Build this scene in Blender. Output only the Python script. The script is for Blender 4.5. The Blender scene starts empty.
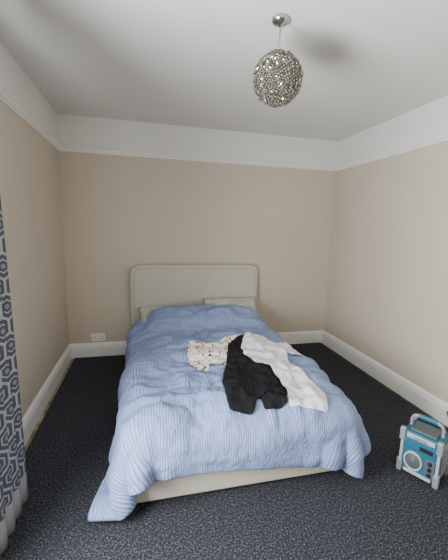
import bpy, bmesh, math, random
import numpy as np
from mathutils import Vector, Matrix
from mathutils.bvhtree import BVHTree
random.seed(4); rng=np.random.default_rng(7)
scene=bpy.context.scene; col=scene.collection

# ---------------------------------------------------------------- materials
def s2l(c):
    return tuple(((v/255)/12.92 if v/255<=.04045 else ((v/255+.055)/1.055)**2.4) for v in c)+(1,)
def mat(name,c,rough=.7,metal=0,spec=.3):
    m=bpy.data.materials.new(name); m.use_nodes=True
    b=m.node_tree.nodes['Principled BSDF']
    b.inputs['Base Color'].default_value=s2l(c); b.inputs['Roughness'].default_value=rough
    b.inputs['Metallic'].default_value=metal; b.inputs['Specular IOR Level'].default_value=spec
    return m
def N(m,t,**k):
    n=m.node_tree.nodes.new(t)
    for a,v in k.items(): setattr(n,a,v)
    return n
def L(m,a,b): m.node_tree.links.new(a,b)
def BS(m): return m.node_tree.nodes['Principled BSDF']
def ramp(m,src,stops,interp='LINEAR'):
    r=N(m,'ShaderNodeValToRGB'); cr=r.color_ramp; cr.interpolation=interp
    while len(cr.elements)<len(stops): cr.elements.new(.5)
    for e,(p,c) in zip(cr.elements,stops): e.position=p; e.color=s2l(c)
    L(m,src,r.inputs[0]); return r.outputs[0]
def noise_mat(name,c1,c2,scale,rough=.8,bump=.1,bscale=None,coord='Object',lo=.35,hi=.65,dist=.002):
    m=mat(name,c1,rough); tc=N(m,'ShaderNodeTexCoord')
    n=N(m,'ShaderNodeTexNoise'); n.inputs['Scale'].default_value=scale; n.inputs['Detail'].default_value=4
    L(m,tc.outputs[coord],n.inputs['Vector'])
    L(m,ramp(m,n.outputs[0],[(lo,c1),(hi,c2)]),BS(m).inputs['Base Color'])
    n2=N(m,'ShaderNodeTexNoise'); n2.inputs['Scale'].default_value=bscale or scale*3
    L(m,tc.outputs[coord],n2.inputs['Vector'])
    b=N(m,'ShaderNodeBump'); b.inputs['Strength'].default_value=bump; b.inputs['Distance'].default_value=dist
    L(m,n2.outputs[0],b.inputs['Height']); L(m,b.outputs[0],BS(m).inputs['Normal'])
    return m
M_wall=noise_mat('wall_paint_beige',(201,190,174),(196,185,169),1.3,.75,.25,90)
M_white=noise_mat('ceiling_paint_white',(226,226,223),(222,222,219),1.2,.8,.25,90)
M_trim=mat('gloss_trim_white',(234,233,229),.4)
M_board=noise_mat('subfloor_edge',(176,160,128),(120,104,80),14,.8,.4)
M_fab=noise_mat('upholstery_linen',(200,196,184),(186,182,170),160,.9,.5,400)
M_pipe=mat('upholstery_piping',(194,190,176),.9)
M_mattress=mat('mattress_white',(215,215,210),.9)
M_pillow=noise_mat('pillow_cotton',(192,196,184),(176,184,170),9,.9,.3)
M_chrome=mat('chrome',(190,190,190),.22,1)
M_dark=mat('dark_plastic',(30,32,36),.5)

# carpet
M_carpet=mat('carpet_loop_pile',(50,52,60),.95,spec=.1)
m=M_carpet; tc=N(m,'ShaderNodeTexCoord')
v=N(m,'ShaderNodeTexVoronoi'); v.inputs['Scale'].default_value=160; L(m,tc.outputs['Object'],v.inputs['Vector'])
n=N(m,'ShaderNodeTexNoise'); n.inputs['Scale'].default_value=110; n.inputs['Detail'].default_value=3; L(m,tc.outputs['Object'],n.inputs['Vector'])
c=ramp(m,n.outputs[0],[(.34,(34,35,40)),(.52,(53,55,61)),(.70,(98,99,105))])
L(m,c,BS(m).inputs['Base Color'])
b=N(m,'ShaderNodeBump'); b.inputs['Strength'].default_value=.6; b.inputs['Distance'].default_value=.005
L(m,v.outputs[0],b.inputs['Height']); L(m,b.outputs[0],BS(m).inputs['Normal'])

# duvet stripes
M_duvet=mat('striped_cotton_blue',(150,165,205),.85,spec=.2)
m=M_duvet; uv=N(m,'ShaderNodeUVMap'); sx=N(m,'ShaderNodeSeparateXYZ'); L(m,uv.outputs[0],sx.inputs[0])
mu=N(m,'ShaderNodeMath',operation='MULTIPLY'); mu.inputs[1].default_value=2*math.pi/.0125; L(m,sx.outputs[0],mu.inputs[0])
si=N(m,'ShaderNodeMath',operation='SINE'); L(m,mu.outputs[0],si.inputs[0])
ma=N(m,'ShaderNodeMath',operation='MULTIPLY_ADD'); ma.inputs[1].default_value=.5; ma.inputs[2].default_value=.5; L(m,si.outputs[0],ma.inputs[0])
L(m,ramp(m,ma.outputs[0],[(.3,(113,133,180)),(.7,(154,168,204))]),BS(m).inputs['Base Color'])
n=N(m,'ShaderNodeTexNoise'); n.inputs['Scale'].default_value=30; n.inputs['Detail'].default_value=5; n.inputs['Distortion'].default_value=.8
L(m,uv.outputs[0],n.inputs['Vector'])
b=N(m,'ShaderNodeBump'); b.inputs['Strength'].default_value=.6; b.inputs['Distance'].default_value=.014
L(m,n.outputs[0],b.inputs['Height']); L(m,b.outputs[0],BS(m).inputs['Normal'])

# garments
M_black=noise_mat('black_jersey',(14,14,18),(22,22,27),60,.95,.3,200)
M_wtee=noise_mat('white_jersey',(232,232,234),(224,224,228),30,.9,.3,120)
M_print=mat('printed_cotton',(230,228,222),.9)
m=M_print; uv=N(m,'ShaderNodeUVMap')
n=N(m,'ShaderNodeTexNoise'); n.inputs['Scale'].default_value=14; n.inputs['Detail'].default_value=2; n.inputs['Distortion'].default_value=2.0; L(m,uv.outputs[0],n.inputs['Vector'])
L(m,ramp(m,n.outputs[0],[(.0,(46,42,48)),(.36,(206,140,36)),(.41,(236,235,232)),(.60,(236,235,232)),(.62,(100,76,60)),(.65,(236,235,232))],'CONSTANT'),BS(m).inputs['Base Color'])

# curtain hex lattice
M_curt=mat('curtain_print',(60,70,90),.9)
def curtain_nodes(m,scale):
    uv=N(m,'ShaderNodeUVMap')
    def vm(op,a,b=None):
        n=N(m,'ShaderNodeVectorMath',operation=op)
        for i,x in enumerate((a,b)):
            if x is None: continue
            if isinstance(x,tuple): n.inputs[i].default_value=x
            else: L(m,x,n.inputs[i])
        return n
    def mm(op,a,b=None):
        n=N(m,'ShaderNodeMath',operation=op)
        for i,x in enumerate((a,b)):
            if x is None: continue
            if isinstance(x,(int,float)): n.inputs[i].default_value=x
            else: L(m,x,n.inputs[i])
        return n.outputs[0]
    p=vm('SCALE',uv.outputs[0]); p.inputs['Scale'].default_value=scale
    p=vm('ADD',p.outputs[0],(50,86.6,0)).outputs[0]
    S_=(1,1.7320508,1); Hh=(.5,.8660254,0)
    def cell(q):
        mo=vm('MODULO',q,S_).outputs[0]; return vm('MULTIPLY',vm('SUBTRACT',mo,Hh).outputs[0],(1,1,0)).outputs[0]
    a=cell(p); b=cell(vm('ADD',p,Hh).outputs[0])
    def hexd(g):
        ab=vm('ABSOLUTE',g).outputs[0]; dt=vm('DOT_PRODUCT',ab,(.5,.8660254,0)).outputs['Value']
        sx=N(m,'ShaderNodeSeparateXYZ'); L(m,ab,sx.inputs[0]); return mm('MAXIMUM',dt,sx.outputs[0])
    d=mm('MINIMUM',hexd(a),hexd(b))
    cc=ramp(m,d,[(0,(128,130,134)),(.10,(78,81,90)),(.22,(160,161,162)),(.28,(78,81,90)),(.44,(160,161,162))],'CONSTANT')
    sz=N(m,'ShaderNodeSeparateXYZ'); L(m,uv.outputs[0],sz.inputs[0])
    lt=N(m,'ShaderNodeMath',operation='LESS_THAN'); lt.inputs[1].default_value=.16; L(m,sz.outputs[1],lt.inputs[0])
    mx=N(m,'ShaderNodeMix',data_type='RGBA'); L(m,lt.outputs[0],mx.inputs['Factor']); L(m,cc,mx.inputs['A']); mx.inputs['B'].default_value=s2l((160,158,154))
    L(m,mx.outputs['Result'],BS(m).inputs['Base Color'])
curtain_nodes(M_curt,9)

# ---------------------------------------------------------------- mesh helpers
def recalc(o):
    bm=bmesh.new(); bm.from_mesh(o.data); bmesh.ops.recalc_face_normals(bm,faces=bm.faces); bm.to_mesh(o.data); bm.free()
def new_obj(name,verts,faces,mats=(),smooth=False,parent=None):
    me=bpy.data.meshes.new(name); me.from_pydata([tuple(v) for v in verts],[],faces); me.update()
    o=bpy.data.objects.new(name,me); col.objects.link(o)
    for mm in mats: me.materials.append(mm)
    if smooth: me.polygons.foreach_set('use_smooth',[True]*len(me.polygons))
    if parent: o.parent=parent
    return o
def boxes(name,lst,mats,bevel=0,parent=None,segs=2):
    V=[];F=[];MI=[]
    for bx in lst:
        x0,x1,y0,y1,z0,z1=bx[:6]; mi=bx[6] if len(bx)>6 else 0; k=len(V)
        V+=[(x0,y0,z0),(x1,y0,z0),(x1,y1,z0),(x0,y1,z0),(x0,y0,z1),(x1,y0,z1),(x1,y1,z1),(x0,y1,z1)]
        F+=[tuple(k+i for i in f) for f in ((3,2,1,0),(4,5,6,7),(0,1,5,4),(1,2,6,5),(2,3,7,6),(3,0,4,7))]; MI+=[mi]*6
    o=new_obj(name,V,F,mats,parent=parent); o.data.polygons.foreach_set('material_index',MI)
    if bevel:
        md=o.modifiers.new('bevel','BEVEL'); md.width=bevel; md.segments=segs; md.limit_method='ANGLE'
        o.data.polygons.foreach_set('use_smooth',[True]*len(o.data.polygons))
        w=o.modifiers.new('wn','WEIGHTED_NORMAL')
    return o
def profile(name,prof,A,B,nrm,m,parent=None):
    n=len(prof);V=[]
    for P in (A,B):
        for o_,z in prof: V.append((P[0]+nrm[0]*o_,P[1]+nrm[1]*o_,z))
    F=[(i,(i+1)%n,n+(i+1)%n,n+i) for i in range(n)]+[tuple(range(n))[::-1],tuple(range(n,2*n))]
    o=new_obj(name,V,F,[m],parent=parent); recalc(o)
    return o
def tube(name,pts,r,m,parent=None,cyclic=False,res=6):
    cu=bpy.data.curves.new(name,'CURVE'); cu.dimensions='3D'; cu.bevel_depth=r; cu.bevel_resolution=res; cu.use_fill_caps=True
    s=cu.splines.new('POLY'); s.points.add(len(pts)-1)
    for p,q in zip(s.points,pts): p.co=(*q,1)
    s.use_cyclic_u=cyclic; s.use_smooth=True
    o=bpy.data.objects.new(name,cu); col.objects.link(o); cu.materials.append(m)
    if parent: o.parent=parent
    return o
def revolve(name,prof,m,seg=32,parent=None,axis='Z',loc=(0,0,0)):
    V=[];F=[]
    for r,z in prof:
        for i in range(seg):
            a=2*math.pi*i/seg
            p=(r*math.cos(a),r*math.sin(a),z)
            if axis=='-Y': p=(p[0],-p[2],p[1])
            V.append(tuple(p[j]+loc[j] for j in range(3)))
    for j in range(len(prof)-1):
        for i in range(seg):
            F.append((j*seg+i,j*seg+(i+1)%seg,(j+1)*seg+(i+1)%seg,(j+1)*seg+i))
    F.append(tuple(range(seg))[::-1]); F.append(tuple(range((len(prof)-1)*seg,len(prof)*seg)))
    o=new_obj(name,V,F,[m],True,parent); recalc(o)
    return o
def empty(name,loc=(0,0,0)):
    e=bpy.data.objects.new(name,None); e.empty_display_size=.1; e.location=loc; col.objects.link(e); return e

# ---------------------------------------------------------------- room shell
W=3.08; H=2.5; HR=2.187; YF=-4.35; T=.12
boxes('floor',[(-T,W+T,YF-T,T,-.1,-.012)],[M_board])
boxes('carpet',[(.052,W-.05,YF+.02,-.022,-.0119,0)],[M_carpet],.004)
boxes('ceiling',[(-T,W+T,YF-T,T,H,H+.1)],[M_white])
def wall(name,x0,x1,y0,y1):
    return boxes(name,[(x0,x1,y0,y1,-.012,HR),(x0,x1,y0,y1,HR,H,1)],[M_wall,M_white])
wall('wall_back',-T,W+T,0,T); wall('wall_right',W,W+T,YF,0); wall('wall_front',-T,W+T,YF-T,YF)
wy0,wy1,wz0,wz1=-3.35,-2.12,.5,1.95
boxes('wall_left',[(-T,0,wy1,0,-.012,HR),(-T,0,YF,wy0,-.012,HR),(-T,0,wy0,wy1,-.012,wz0),(-T,0,wy0,wy1,wz1,HR),(-T,0,YF,0,HR,H,1)],[M_wall,M_white])
bp=[(0,-.012),(.022,-.012),(.022,.105),(.017,.118),(.019,.128),(.012,.142),(.007,.152),(0,.154)]
profile('baseboard_left',bp,(0,YF),(0,0),(1,0),M_trim)
profile('baseboard_back',bp,(0,0),(W,0),(0,-1),M_trim)
profile('baseboard_right',bp,(W,YF),(W,0),(-1,0),M_trim)
profile('baseboard_front',bp,(0,YF),(W,YF),(0,1),M_trim)
rp=[(0,HR-.03),(.008,HR-.03),(.012,HR-.018),(.022,HR-.012),(.03,HR),(.024,HR+.008),(.03,HR+.014),(0,HR+.018)]
profile('trim_1',rp,(0,YF),(0,0),(1,0),M_trim); profile('trim_2',rp,(0,0),(W,0),(0,-1),M_trim)
profile('trim_3',rp,(W,YF),(W,0),(-1,0),M_trim); profile('trim_4',rp,(0,YF),(W,YF),(0,1),M_trim)
fx0,fx1=-.09,-.04; ym=(wy0+wy1)/2
boxes('window_1',[(fx0,fx1,wy0,wy0+.05,wz0,wz1),(fx0,fx1,wy1-.05,wy1,wz0,wz1),(fx0,fx1,wy0,wy1,wz0,wz0+.05),(fx0,fx1,wy0,wy1,wz1-.05,wz1),
   (fx0,fx1,wy0,wy1,(wz0+wz1)/2-.02,(wz0+wz1)/2+.02),(-.04,.03,wy0-.04,wy1+.04,wz0-.03,wz0)],[M_trim],.004)

# wall socket
sk=empty('wall_socket',(.304,0,.215))
boxes('plate',[(-.073,.073,-.010,0,-.043,.043)],[M_trim],.004,sk)
boxes('switches',[(-.05,-.035,-.014,-.009,.012,.030),(.035,.05,-.014,-.009,.012,.030)],[M_trim],.001,sk)
boxes('pin_slots',[(sx_+a,sx_+a+w_,-.0104,-.0098,z0,z0+h_) for sx_ in (-.036,.036) for a,w_,z0,h_ in ((-.003,.006,0,.010),(-.016,.008,-.018,.005),(.008,.008,-.018,.005))],[M_dark],0,sk)

# ---------------------------------------------------------------- bed
BX0,BX1,BY=.71,2.02,-2.15
bed=empty('bed',(0,0,0))
boxes('base',[(BX0,BX1,BY,-.09,.02,.29)],[M_fab],.02,bed,4)
boxes('mattress',[(BX0+.02,BX1-.02,BY+.02,-.1,.27,.385)],[M_mattress],.05,bed,5)
for i,(x,y) in enumerate([(.8,-2.05),(1.93,-2.05),(.8,-.2),(1.93,-.2)]):
    boxes('leg_%d'%(i+1),[(x-.03,x+.03,y-.03,y+.03,0,.03)],[M_dark],.003,bed)
def rr(x0,x1,z0,z1,r,n=8):
    P=[(x0,z0),(x1,z0)]
    for k in range(n+1):
        a=math.pi/2*k/n; P.append((x1-r+r*math.cos(a),z1-r+r*math.sin(a)))
    for k in range(n+1):
        a=math.pi/2+math.pi/2*k/n; P.append((x0+r+r*math.cos(a),z1-r+r*math.sin(a)))
    return P
def slab(name,P,y0,y1,bev):
    n=len(P)
    V=[(x,y0,z) for x,z in P]+[(x,y1,z) for x,z in P]
    F=[tuple(range(n)),tuple(range(n,2*n))[::-1]]+[(i,n+i,n+(i+1)%n,(i+1)%n) for i in range(n)]
    o=new_obj(name,V,F,[M_fab],False,bed); recalc(o)
    md=o.modifiers.new('b','BEVEL'); md.width=bev; md.segments=3; md.limit_method='ANGLE'; md.angle_limit=math.radians(50)
slab('headboard',rr(.655,2.10,.02,1.03,.10),-.105,-.02,.018)
slab('headboard_panel',rr(.695,2.06,.06,.99,.075),-.112,-.100,.006)
tube('headboard_piping',[(x,-.108,z) for x,z in rr(.69,2.065,.055,.995,.078)],.004,M_pipe,bed,True)

def pillow(name,cx,cy,cz,sx,sy,sz,rot=0,tilt=0):
    V=[];F=[];n=28
    for side in (1,-1):
        for i in range(n+1):
            for j in range(n+1):
                u=-1+2*i/n; v=-1+2*j/n
                h=max(0,(1-abs(u)**3.2))**.55*max(0,(1-abs(v)**3.2))**.55
                w=.012*math.sin(5*u+3*v)*h
                V.append((sx/2*u*(1-.06*(1-v*v)*abs(u)**4),sy/2*v*(1-.08*(1-u*u)*abs(v)**4),side*sz/2*h+w))
    st=(n+1)**2
    for s in (0,1):
        for i in range(n):
            for j in range(n):
                a=s*st+i*(n+1)+j; f=(a,a+n+1,a+n+2,a+1); F.append(f if s==0 else f[::-1])
    o=new_obj(name,V,F,[M_pillow],True)
    bm=bmesh.new(); bm.from_mesh(o.data); bmesh.ops.remove_doubles(bm,verts=bm.verts,dist=.0008); bmesh.ops.recalc_face_normals(bm,faces=bm.faces); bm.to_mesh(o.data); bm.free()
    o.location=(cx,cy,cz); o.rotation_euler=(tilt,0,rot); return o
pillow('pillow',1.05,-.30,.485,.62,.38,.12,.03,.50)
pillow('pillow',1.75,-.285,.525,.62,.40,.13,-.02,.70)

# ---------------------------------------------------------------- cloth solver (position based)
def solve(X,rest,mask,collide,steps,iters,bend,damp=.985,fric=.8):
    n,m_=mask.shape; v=np.zeros_like(X); dt=1/60
    cons=[]
    def add(di,dj,k,rl):
        for par in (0,1):
            I=np.arange(0,n-di if di>0 else n); J=np.arange(max(0,-dj),m_-dj if dj>0 else m_)
            if di>0: I=I[(I//di)%2==par]
            else: J=J[(J//dj)%2==par]
            if len(I)==0 or len(J)==0: continue
            a=np.ix_(I,J); b_=np.ix_(I+di,J+dj)
            ok=(mask[a]&mask[b_]).astype(float)[...,None]
            cons.append((a,b_,ok,k,rl))
    add(1,0,1,rest);add(0,1,1,rest);add(1,1,.5,rest*2**.5);add(1,-1,.5,rest*2**.5);add(2,0,bend,2*rest);add(0,2,bend,2*rest)
    for s in range(steps):
        v[...,2]-=9.8*dt; v*=damp
        Pn=X+v*dt
        for it in range(iters):
            for a,b_,ok,k,rl in cons:
                d=Pn[b_]-Pn[a]; Ln=np.sqrt((d*d).sum(-1,keepdims=True))+1e-9
                c_=(.5*k)*(Ln-rl)/Ln*d*ok
                Pn[a]+=c_; Pn[b_]-=c_
            if it%3==2 or it==iters-1: hit=collide(Pn)
        hh_=hit[...,None]
        Pn[...,:2]=np.where(hh_,X[...,:2]+(Pn[...,:2]-X[...,:2])*(1-fric),Pn[...,:2])
        v=(Pn-X)/dt
        X=Pn
    return X
bc=np.array([(BX0+BX1)/2,BY/2,.2]); bh=np.array([(BX1-BX0)/2,(-BY)/2,.2])
def pillowtop(x,y):
    a=np.clip(1-np.abs((y+.27)/.40)**2.2,0,1)**.8
    ax=np.clip(1-np.abs((x-1.40)/.62)**4,0,1)*(1-.10*np.exp(-((x-1.38)/.07)**2))
    return .155*a*ax**.7
def col_bed(P,off=.035,r=.09):
    rr_=r+off; hh=bh-r
    d=P-bc; q=np.abs(d)-hh; qm=np.maximum(q,0); ln=np.sqrt((qm*qm).sum(-1))
    inside=(q.max(-1)<=0)
    hit=(ln<rr_)&~inside
    s=np.where(hit,(rr_/np.maximum(ln,1e-6)),1)[...,None]
    newd=np.sign(d)*(np.minimum(np.abs(d),hh)+qm*s)
    P[:]=np.where(hit[...,None],bc+newd,P)
    P[...,2]=np.where(inside,.4+off,P[...,2]); hit|=inside
    pt=pillowtop(P[...,0],P[...,1]); lim=.4+off+pt
    inx=(pt>.005)&(P[...,2]<lim)&(P[...,2]>.35)
    P[...,2]=np.where(inx,lim,P[...,2]); hit|=inx
    fl=P[...,2]<.034; P[...,2]=np.where(fl,.034,P[...,2]); hit|=fl
    P[...,1]=np.minimum(P[...,1],-.16)
    return hit&((P[...,2]>.40)|fl)
h=.025; nu,nv=75,86
S,Tt=np.meshgrid(np.arange(nu)*h,np.arange(nv)*h,indexing='ij')
comp=.95
ang=math.radians(-4.5)
# head end is pulled in slightly narrower than the foot
lx=(S-S.max()/2)*comp*(.945+.055*Tt/Tt.max()); ly=-(Tt)*comp
cx0,cy0=1.42,-.28
X=np.stack([cx0+lx*math.cos(ang)-ly*math.sin(ang), cy0+lx*math.sin(ang)*.6+ly*math.cos(ang), np.full_like(S,.66)],-1)
X[...,1]-=.4*lx*math.sin(ang)*-1*(Tt/Tt.max())
def upn(a,n,m_):
    xi=np.linspace(0,a.shape[0]-1.001,n); yi=np.linspace(0,a.shape[1]-1.001,m_)
    i=xi.astype(int);j=yi.astype(int);fx=(xi-i)[:,None];fy=(yi-j)[None]
    fx=fx*fx*(3-2*fx);fy=fy*fy*(3-2*fy)
    return a[np.ix_(i,j)]*(1-fx)*(1-fy)+a[np.ix_(i+1,j)]*fx*(1-fy)+a[np.ix_(i,j+1)]*(1-fx)*fy+a[np.ix_(i+1,j+1)]*fx*fy
X[...,2]+=.035*upn(rng.normal(size=(nu//6+2,nv//6+2)),nu,nv)
X=solve(X,h,np.ones((nu,nv),bool),col_bed,130,12,.25)
def refine(X):
    n,m_,_=X.shape; Y=np.zeros((2*n-1,2*m_-1,3))
    Y[::2,::2]=X; Y[1::2,::2]=(X[1:]+X[:-1])/2; Y[:,1::2]=(Y[:,2::2]+Y[:,:-2:2])/2
    for _ in range(2):
        Z=Y.copy(); Z[1:-1,1:-1]=Y[1:-1,1:-1]*.5+.125*(Y[2:,1:-1]+Y[:-2,1:-1]+Y[1:-1,2:]+Y[1:-1,:-2]); Y=Z
    return Y
X=refine(X); h2=h/2; n2,m2,_=X.shape
Nn=np.cross(np.gradient(X,axis=0),np.gradient(X,axis=1)); Nn/=np.linalg.norm(Nn,axis=-1,keepdims=True)+1e-9
if Nn[...,2].mean()<0: Nn=-Nn
def nz(a,b_): return upn(rng.normal(size=(a,b_)),n2,m2)
rid=lambda f:1-np.abs(np.tanh(1.5*f))
ee=np.minimum(np.minimum(np.arange(n2),n2-1-np.arange(n2))[:,None],np.minimum(np.arange(m2),m2-1-np.arange(m2))[None])*h2
edge=np.clip(ee/.12,0,1)**.5
puff=.020*nz(11,11)+.026*rid(nz(8,18))+.020*rid(nz(18,24))+.008*rid(nz(36,52))
X=X+Nn*((puff*(.45+.55*np.clip(Nn[...,2],0,1)))*edge)[...,None]
X[...,2]=np.maximum(X[...,2],.03)
def cloth_mesh(name,X,mask,rest,mt,thick,sub=1,offset=0,bsmooth=0):
    n,m_=mask.shape; idx=-np.ones((n,m_),int); idx[mask]=np.arange(mask.sum())
    V=X[mask]; F=[]
    for i in range(n-1):
        for j in range(m_-1):
            q=(idx[i,j],idx[i,j+1],idx[i+1,j+1],idx[i+1,j])
            if min(q)>=0: F.append(q)
    o=new_obj(name,V.tolist(),[tuple(int(a) for a in f) for f in F],[mt],True)
    ij=np.argwhere(mask)*rest
    uvl=o.data.uv_layers.new(name='UVMap')
    li=np.zeros(len(o.data.loops),int); o.data.loops.foreach_get('vertex_index',li)
    uvl.data.foreach_set('uv',ij[li].astype(float).ravel())
    bm=bmesh.new(); bm.from_mesh(o.data); bmesh.ops.delete(bm,geom=[v for v in bm.verts if not v.link_faces],context='VERTS')
    up=sum(f.normal.z for f in bm.faces)
    if up<0: bmesh.ops.reverse_faces(bm,faces=bm.faces)
    for _ in range(bsmooth):
        nc={}
        for v in bm.verts:
            if v.is_boundary:
                nb=[e.other_vert(v).co for e in v.link_edges if e.is_boundary]
                if len(nb)==2: nc[v]=v.co*.4+(nb[0]+nb[1])*.3
        for v,c_ in nc.items(): v.co=c_
    bm.to_mesh(o.data); bm.free()
    if thick:
        s=o.modifiers.new('thick','SOLIDIFY'); s.thickness=thick; s.offset=offset
    s=o.modifiers.new('sub','SUBSURF'); s.levels=sub; s.render_levels=sub
    return o
duvet=cloth_mesh('duvet',X,np.ones((n2,m2),bool),h2,M_duvet,.055,1,0)

# ---------------------------------------------------------------- garments on the duvet
hg=.010; gx0,gy0=.95,-2.42; gnx,gny=118,149
def bvh_of(o):
    dg=bpy.context.evaluated_depsgraph_get(); dg.update(); return BVHTree.FromObject(o,dg)
HF=np.full((gnx,gny),.02)
def raise_hf(o):
    t=bvh_of(o)
    for i in range(gnx):
        for j in range(gny):
            r=t.ray_cast(Vector((gx0+i*hg,gy0+j*hg,1.5)),Vector((0,0,-1)))
            if r[0] is not None: HF[i,j]=max(HF[i,j],r[0].z)
def col_hf(off):
    def f(P):
        xi=np.clip((P[...,0]-gx0)/hg,0,gnx-1.001); yi=np.clip((P[...,1]-gy0)/hg,0,gny-1.001)
        i=xi.astype(int);j=yi.astype(int);fx=xi-i;fy=yi-j
        z=HF[i,j]*(1-fx)*(1-fy)+HF[i+1,j]*fx*(1-fy)+HF[i,j+1]*(1-fx)*fy+HF[i+1,j+1]*fx*fy+off
        hit=P[...,2]<z
        P[...,2]=np.where(hit,np.minimum(z,P[...,2]+.03),P[...,2])
        return hit
    return f
def inpoly(x,y,poly):
    c=np.zeros(x.shape,bool); n=len(poly)
    for k in range(n):
        x1,y1=poly[k];x2,y2=poly[(k+1)%n]
        cond=((y1>y)!=(y2>y))
        t=(y-y1)/((y2-y1) if y2!=y1 else 1e-9)
        c^=cond&(x<x1+t*(x2-x1))
    return c
def garment(name,poly,mt,comp,thick,seed,amp,bend=.1,fold=.014,fx_=6,fy_=12):
    r=np.random.default_rng(seed)
    gx,gy=np.meshgrid(gx0+np.arange(gnx)*hg,gy0+np.arange(gny)*hg,indexing='ij')
    mk=inpoly(gx*100,gy*100,poly)
    ii=np.argwhere(mk); a0,b0=ii.min(0); a1,b1=ii.max(0)+1
    mk=mk[a0:a1,b0:b1]; gx=gx[a0:a1,b0:b1]; gy=gy[a0:a1,b0:b1]
    z=np.full(gx.shape,max(.5,HF[a0:a1,b0:b1].max()+.02))
    z=z+amp*np.abs(upn(r.normal(size=(gx.shape[0]//6+2,gx.shape[1]//9+2)),*gx.shape))
    X=np.stack([gx,gy,z],-1)
    X=solve(X,hg/comp,mk,col_hf(.005+thick/2),75,10,bend,fric=.7)
    X[...,2]+=fold*rid(upn(r.normal(size=(gx.shape[0]//fx_+3,gx.shape[1]//fy_+3)),*gx.shape))**1.5
    o=cloth_mesh(name,X,mk,hg/comp,mt,thick,1,0,3)
    raise_hf(o); return o
raise_hf(duvet)
# outlines (cm, plan view): crumpled tops with body, shoulder and sleeve shapes
P_pat=[(113,-128),(117,-114),(125,-112),(131,-116),(140,-110),(150,-105),(168,-102),(170,-120),(158,-140),(148,-164),(137,-166),(133,-156),(127,-152),(123,-163),(115,-158),(112,-146)]
P_blk=[(146,-126),(156,-112),(168,-106),(172,-135),(176,-168),(172,-200),(163,-208),(159,-226),(154,-254),(141,-254),(142,-226),(143,-207),(136,-216),(124,-210),(128,-184),(131,-174),(136,-160)]
P_wht=[(160,-121),(166,-109),(174,-110),(182,-105),(191,-113),(199,-118),(209,-134),(206,-146),(196,-144),(189,-142),(184,-158),(184,-172),(186,-203),(181,-218),(171,-215),(160,-213),(165,-190),(165,-172),(157,-156),(152,-142)]
garment('patterned_shirt',P_pat,M_print,.92,.004,1,.025,.1,.010,6,9)
garment('black_sweater',P_blk,M_black,.92,.007,2,.03,.15,.013,6,12)
garment('white_t_shirt',P_wht,M_wtee,.90,.0035,3,.03,.06,.014,5,16)

# ---------------------------------------------------------------- pendant lamp
lamp=empty('pendant_lamp',(1.49,-1.968,0))
revolve('ceiling_rose',[(.006,2.5),(.045,2.499),(.045,2.49),(.035,2.478),(.012,2.470),(.006,2.462)],M_chrome,32,lamp)
revolve('rod',[(.004,2.47),(.004,2.33)],M_chrome,12,lamp)
revolve('cap',[(.022,2.352),(.022,2.342),(.03,2.338),(.03,2.332)],M_chrome,24,lamp)
M_bead=mat('shade_wire',(120,112,98),.3,.7,.6)
M_cry=mat('shade_crystal',(196,192,180),.14,.7,.8)
M_in=mat('lamp_inner',(92,88,78),.6)
R0=.124; zc=2.218
def ball(name,count,mt,kind):
    V=[];F=[]
    for k in range(count):
        z=1-2*(k+.5)/count; ph=k*2.399963+(.7 if kind else 0); rr_=math.sqrt(1-z*z)
        nrm=Vector((rr_*math.cos(ph),rr_*math.sin(ph),z))
        q=nrm.to_track_quat('Z','Y')@Matrix.Rotation(random.random()*6,3,'Z').to_quaternion()@Matrix.Rotation(random.uniform(-.7,.7),3,'X').to_quaternion()
        c=nrm*(R0*random.uniform(.94,1.03)); st=len(V)
        if kind:
            s=random.uniform(.005,.008)
            for p in ((s,0,0),(0,s*.8,0),(-s,0,0),(0,-s*.8,0),(0,0,s*.6),(0,0,-s*.6)):
                p=q@Vector(p)+c; V.append((p.x,p.y,p.z+zc))
            F+=[tuple(st+i for i in f) for f in ((0,1,4),(1,2,4),(2,3,4),(3,0,4),(1,0,5),(2,1,5),(3,2,5),(0,3,5))]
        else:
            R1=random.uniform(.008,.012); r2=.0016; A,B=9,4
            for a in range(A):
                for b_ in range(B):
                    ta=2*math.pi*a/A; tb=2*math.pi*b_/B
                    p=Vector(((R1+r2*math.cos(tb))*math.cos(ta),(R1*.8+r2*math.cos(tb))*math.sin(ta),r2*math.sin(tb)))
                    p=q@p+c; V.append((p.x,p.y,p.z+zc))
            for a in range(A):
                for b_ in range(B):
                    F.append((st+a*B+b_,st+((a+1)%A)*B+b_,st+((a+1)%A)*B+(b_+1)%B,st+a*B+(b_+1)%B))
    return new_obj(name,V,F,[mt],not kind,lamp)
ball('shade_wire_rings',520,M_bead,0)
ball('shade_crystals',1050,M_cry,1)
pr=[(max(.001,(R0-.012)*math.sin(math.pi*i/16)),zc+(R0-.012)*math.cos(math.pi*i/16)) for i in range(17)]
revolve('shade_inner',pr,M_in,32,lamp)

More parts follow.
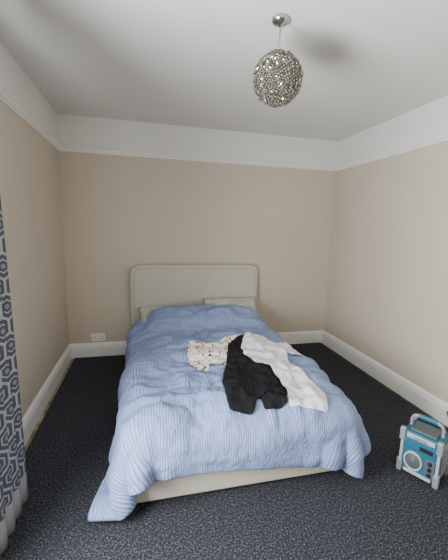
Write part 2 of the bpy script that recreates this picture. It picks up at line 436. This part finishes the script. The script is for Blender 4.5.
# ---------------------------------------------------------------- curtain
cur=empty('curtain',(0,0,0))
def curtain(name,ya,yb,nf,z0,z1,mt,xc=.12,amp=.055,k0=0):
    n=nf*12; V=[];F=[];UV=[];nz_=24; ln=0;px=None
    for i in range(n+1):
        t=i/n; ph=t*nf*2*math.pi
        ss=[]
        for j in range(nz_+1):
            u=j/nz_; a=amp*(.55+.6*(1-u))
            ss.append((xc+a*math.sin(ph+.3*math.sin(3*u))+.01*math.sin(2*ph+1),ya+(yb-ya)*t+.018*math.sin(2*ph)+.02*(1-u)*(t-.5),z0+(z1-z0)*u))
        if px: ln+=math.dist(px,ss[nz_//2])
        px=ss[nz_//2]
        for s in ss: V.append(s); UV.append((ln+k0,s[2]))
    for i in range(n):
        for j in range(nz_):
            a=i*(nz_+1)+j; F.append((a,a+nz_+1,a+nz_+2,a+1))
    o=new_obj(name,V,F,[mt],True,cur)
    ul=o.data.uv_layers.new(name='UVMap')
    for l in o.data.loops: ul.data[l.index].uv=UV[l.vertex_index]
    s=o.modifiers.new('t','SOLIDIFY'); s.thickness=.004
    return o
curtain('drape',-1.955,-2.42,5,.012,2.10,M_curt,.128,.060)
tube('curtain_pole',[(.12,-1.85,2.13),(.12,-3.7,2.13)],.014,M_chrome,cur)
revolve('finial',[(.014,0),(.026,.012),(.03,.025),(.022,.042),(.004,.05)],M_chrome,20,cur,'-Y',(.12,-3.7,2.13))
tube('pole_bracket',[(0,-2.0,2.13),(.12,-2.0,2.13)],.008,M_chrome,cur)

# ---------------------------------------------------------------- job-site radio
rad=empty('jobsite_radio',(2.456,-2.235,0)); rad.rotation_euler=(0,0,math.radians(-62.3)); rad.scale=(1,1,1.18)
M_teal=mat('teal_plastic',(36,96,118),.45); M_sil=mat('silver_plastic',(140,145,150),.4,.2)
M_grey=mat('grey_plastic',(84,90,95),.5); M_whit=mat('pale_grey_plastic',(168,173,176),.45)
hw,hd=.115,.10
boxes('body',[(-hw+.012,hw-.012,-hd+.012,hd-.012,.012,.235)],[M_teal],.014,rad,3)
cb=[]
for sx_ in (-1,1):
    for sy_ in (-1,1):
        x0,x1=sorted((sx_*hw,sx_*(hw-.032))); y0,y1=sorted((sy_*hd,sy_*(hd-.032)))
        cb+=[(x0,x1,y0,y1,0,.07),(x0,x1,y0,y1,.175,.245)]
boxes('corner_bumpers',cb,[M_sil],.008,rad,3)
boxes('corner_posts',[(sx_*.098-.008,sx_*.098+.008,sy_*.084-.008,sy_*.084+.008,.06,.18) for sx_ in (-1,1) for sy_ in (-1,1)],[M_whit],.004,rad)
boxes('front_frame',[(-.075,.075,-hd+.002,-hd+.016,.015,.032),(-.075,.075,-hd+.002,-hd+.016,.205,.228)],[M_whit],.004,rad)
def spk(nm,x,z,r):
    revolve(nm+'_ring',[(r,-.012),(r,.004),(r*.93,.009),(r*.82,.009),(r*.78,.002),(r*.78,-.012)],M_whit,40,rad,'-Y',(x,-hd+.01,z))
    revolve(nm+'_cone',[(r*.79,-.004),(r*.79,.003),(r*.45,.0),(r*.32,.006),(r*.001,.009)],M_grey,40,rad,'-Y',(x,-hd+.011,z))
spk('speaker',-.028,.085,.052)
boxes('tuning_panel',[(-.085,.085,-hd+.004,-hd+.016,.152,.203),(.035,.088,-hd+.004,-hd+.016,.04,.13,1)],[M_teal,M_grey],.004,rad)
boxes('display',[(.0,.07,-hd+.0015,-hd+.006,.160,.182)],[M_dark],.001,rad)
for k in range(3): revolve('knob_%d'%(k+1),[(.010,-.004),(.010,.010),(.007,.012)],M_dark,20,rad,'-Y',(.062,-hd+.004,.055+k*.03))
boxes('side_panel',[(hw-.016,hw-.004,-.055,.055,.04,.2),(-hw+.004,-hw+.016,-.055,.055,.04,.2)],[M_sil],.006,rad)
boxes('top_plate',[(-.07,.07,-.06,.06,.23,.243)],[M_grey],.004,rad)
hp=[(-.085,0,.235),(-.085,0,.27),(-.075,0,.288),(-.05,0,.297),(.05,0,.297),(.075,0,.288),(.085,0,.27),(.085,0,.235)]
tube('handle',hp,.010,M_sil,rad); tube('handle_grip',[(-.05,0,.297),(.05,0,.297)],.0135,M_teal,rad)
tube('antenna',[(.09,.07,.23),(.09,.07,.30),(.07,.07,.35)],.004,M_dark,rad)
def text(s,x,z,size,m,y):
    cu=bpy.data.curves.new('lettering','FONT'); cu.body=s; cu.size=size; cu.extrude=.0006; cu.align_x='CENTER'; cu.materials.append(m)
    o=bpy.data.objects.new('lettering',cu); col.objects.link(o); o.parent=rad; o.location=(x,y,z); o.rotation_euler=(math.pi/2,0,0)
text('norvita',0,.2095,.024,M_dark,-hd+.0015)

# ---------------------------------------------------------------- lights / world
w=bpy.data.worlds.new('sky'); scene.world=w; w.use_nodes=True
w.node_tree.nodes['Background'].inputs[0].default_value=(.75,.87,1,1); w.node_tree.nodes['Background'].inputs[1].default_value=2.0
def area(name,loc,rot,sx,sy,e,c):
    l=bpy.data.lights.new(name,'AREA'); l.shape='RECTANGLE'; l.size=sx; l.size_y=sy; l.energy=e; l.color=c
    o=bpy.data.objects.new(name,l); o.location=loc; o.rotation_euler=rot; col.objects.link(o); return o
area('daylight_window',(-.2,ym,(wz0+wz1)/2-.1),(0,math.radians(-105),0),1.1,1.1,215,(.95,.98,1))

# ---------------------------------------------------------------- camera
cam=bpy.data.cameras.new('camera'); co=bpy.data.objects.new('camera',cam); col.objects.link(co); scene.camera=co
cam.sensor_fit='VERTICAL'; cam.sensor_height=24; cam.lens=24*326.8/560; cam.clip_start=.05
yw,pi_,ro=.2411,.1626,.0272
fwd=Vector((math.sin(yw)*math.cos(pi_),math.cos(yw)*math.cos(pi_),-math.sin(pi_)))
right=Vector((math.cos(yw),-math.sin(yw),0)); up=right.cross(fwd)
r2=math.cos(ro)*right+math.sin(ro)*up; u2=-math.sin(ro)*right+math.cos(ro)*up
Mx=Matrix((r2,u2,-fwd)).transposed().to_4x4(); Mx.translation=Vector((.8096,-3.692,1.462)); co.matrix_world=Mx
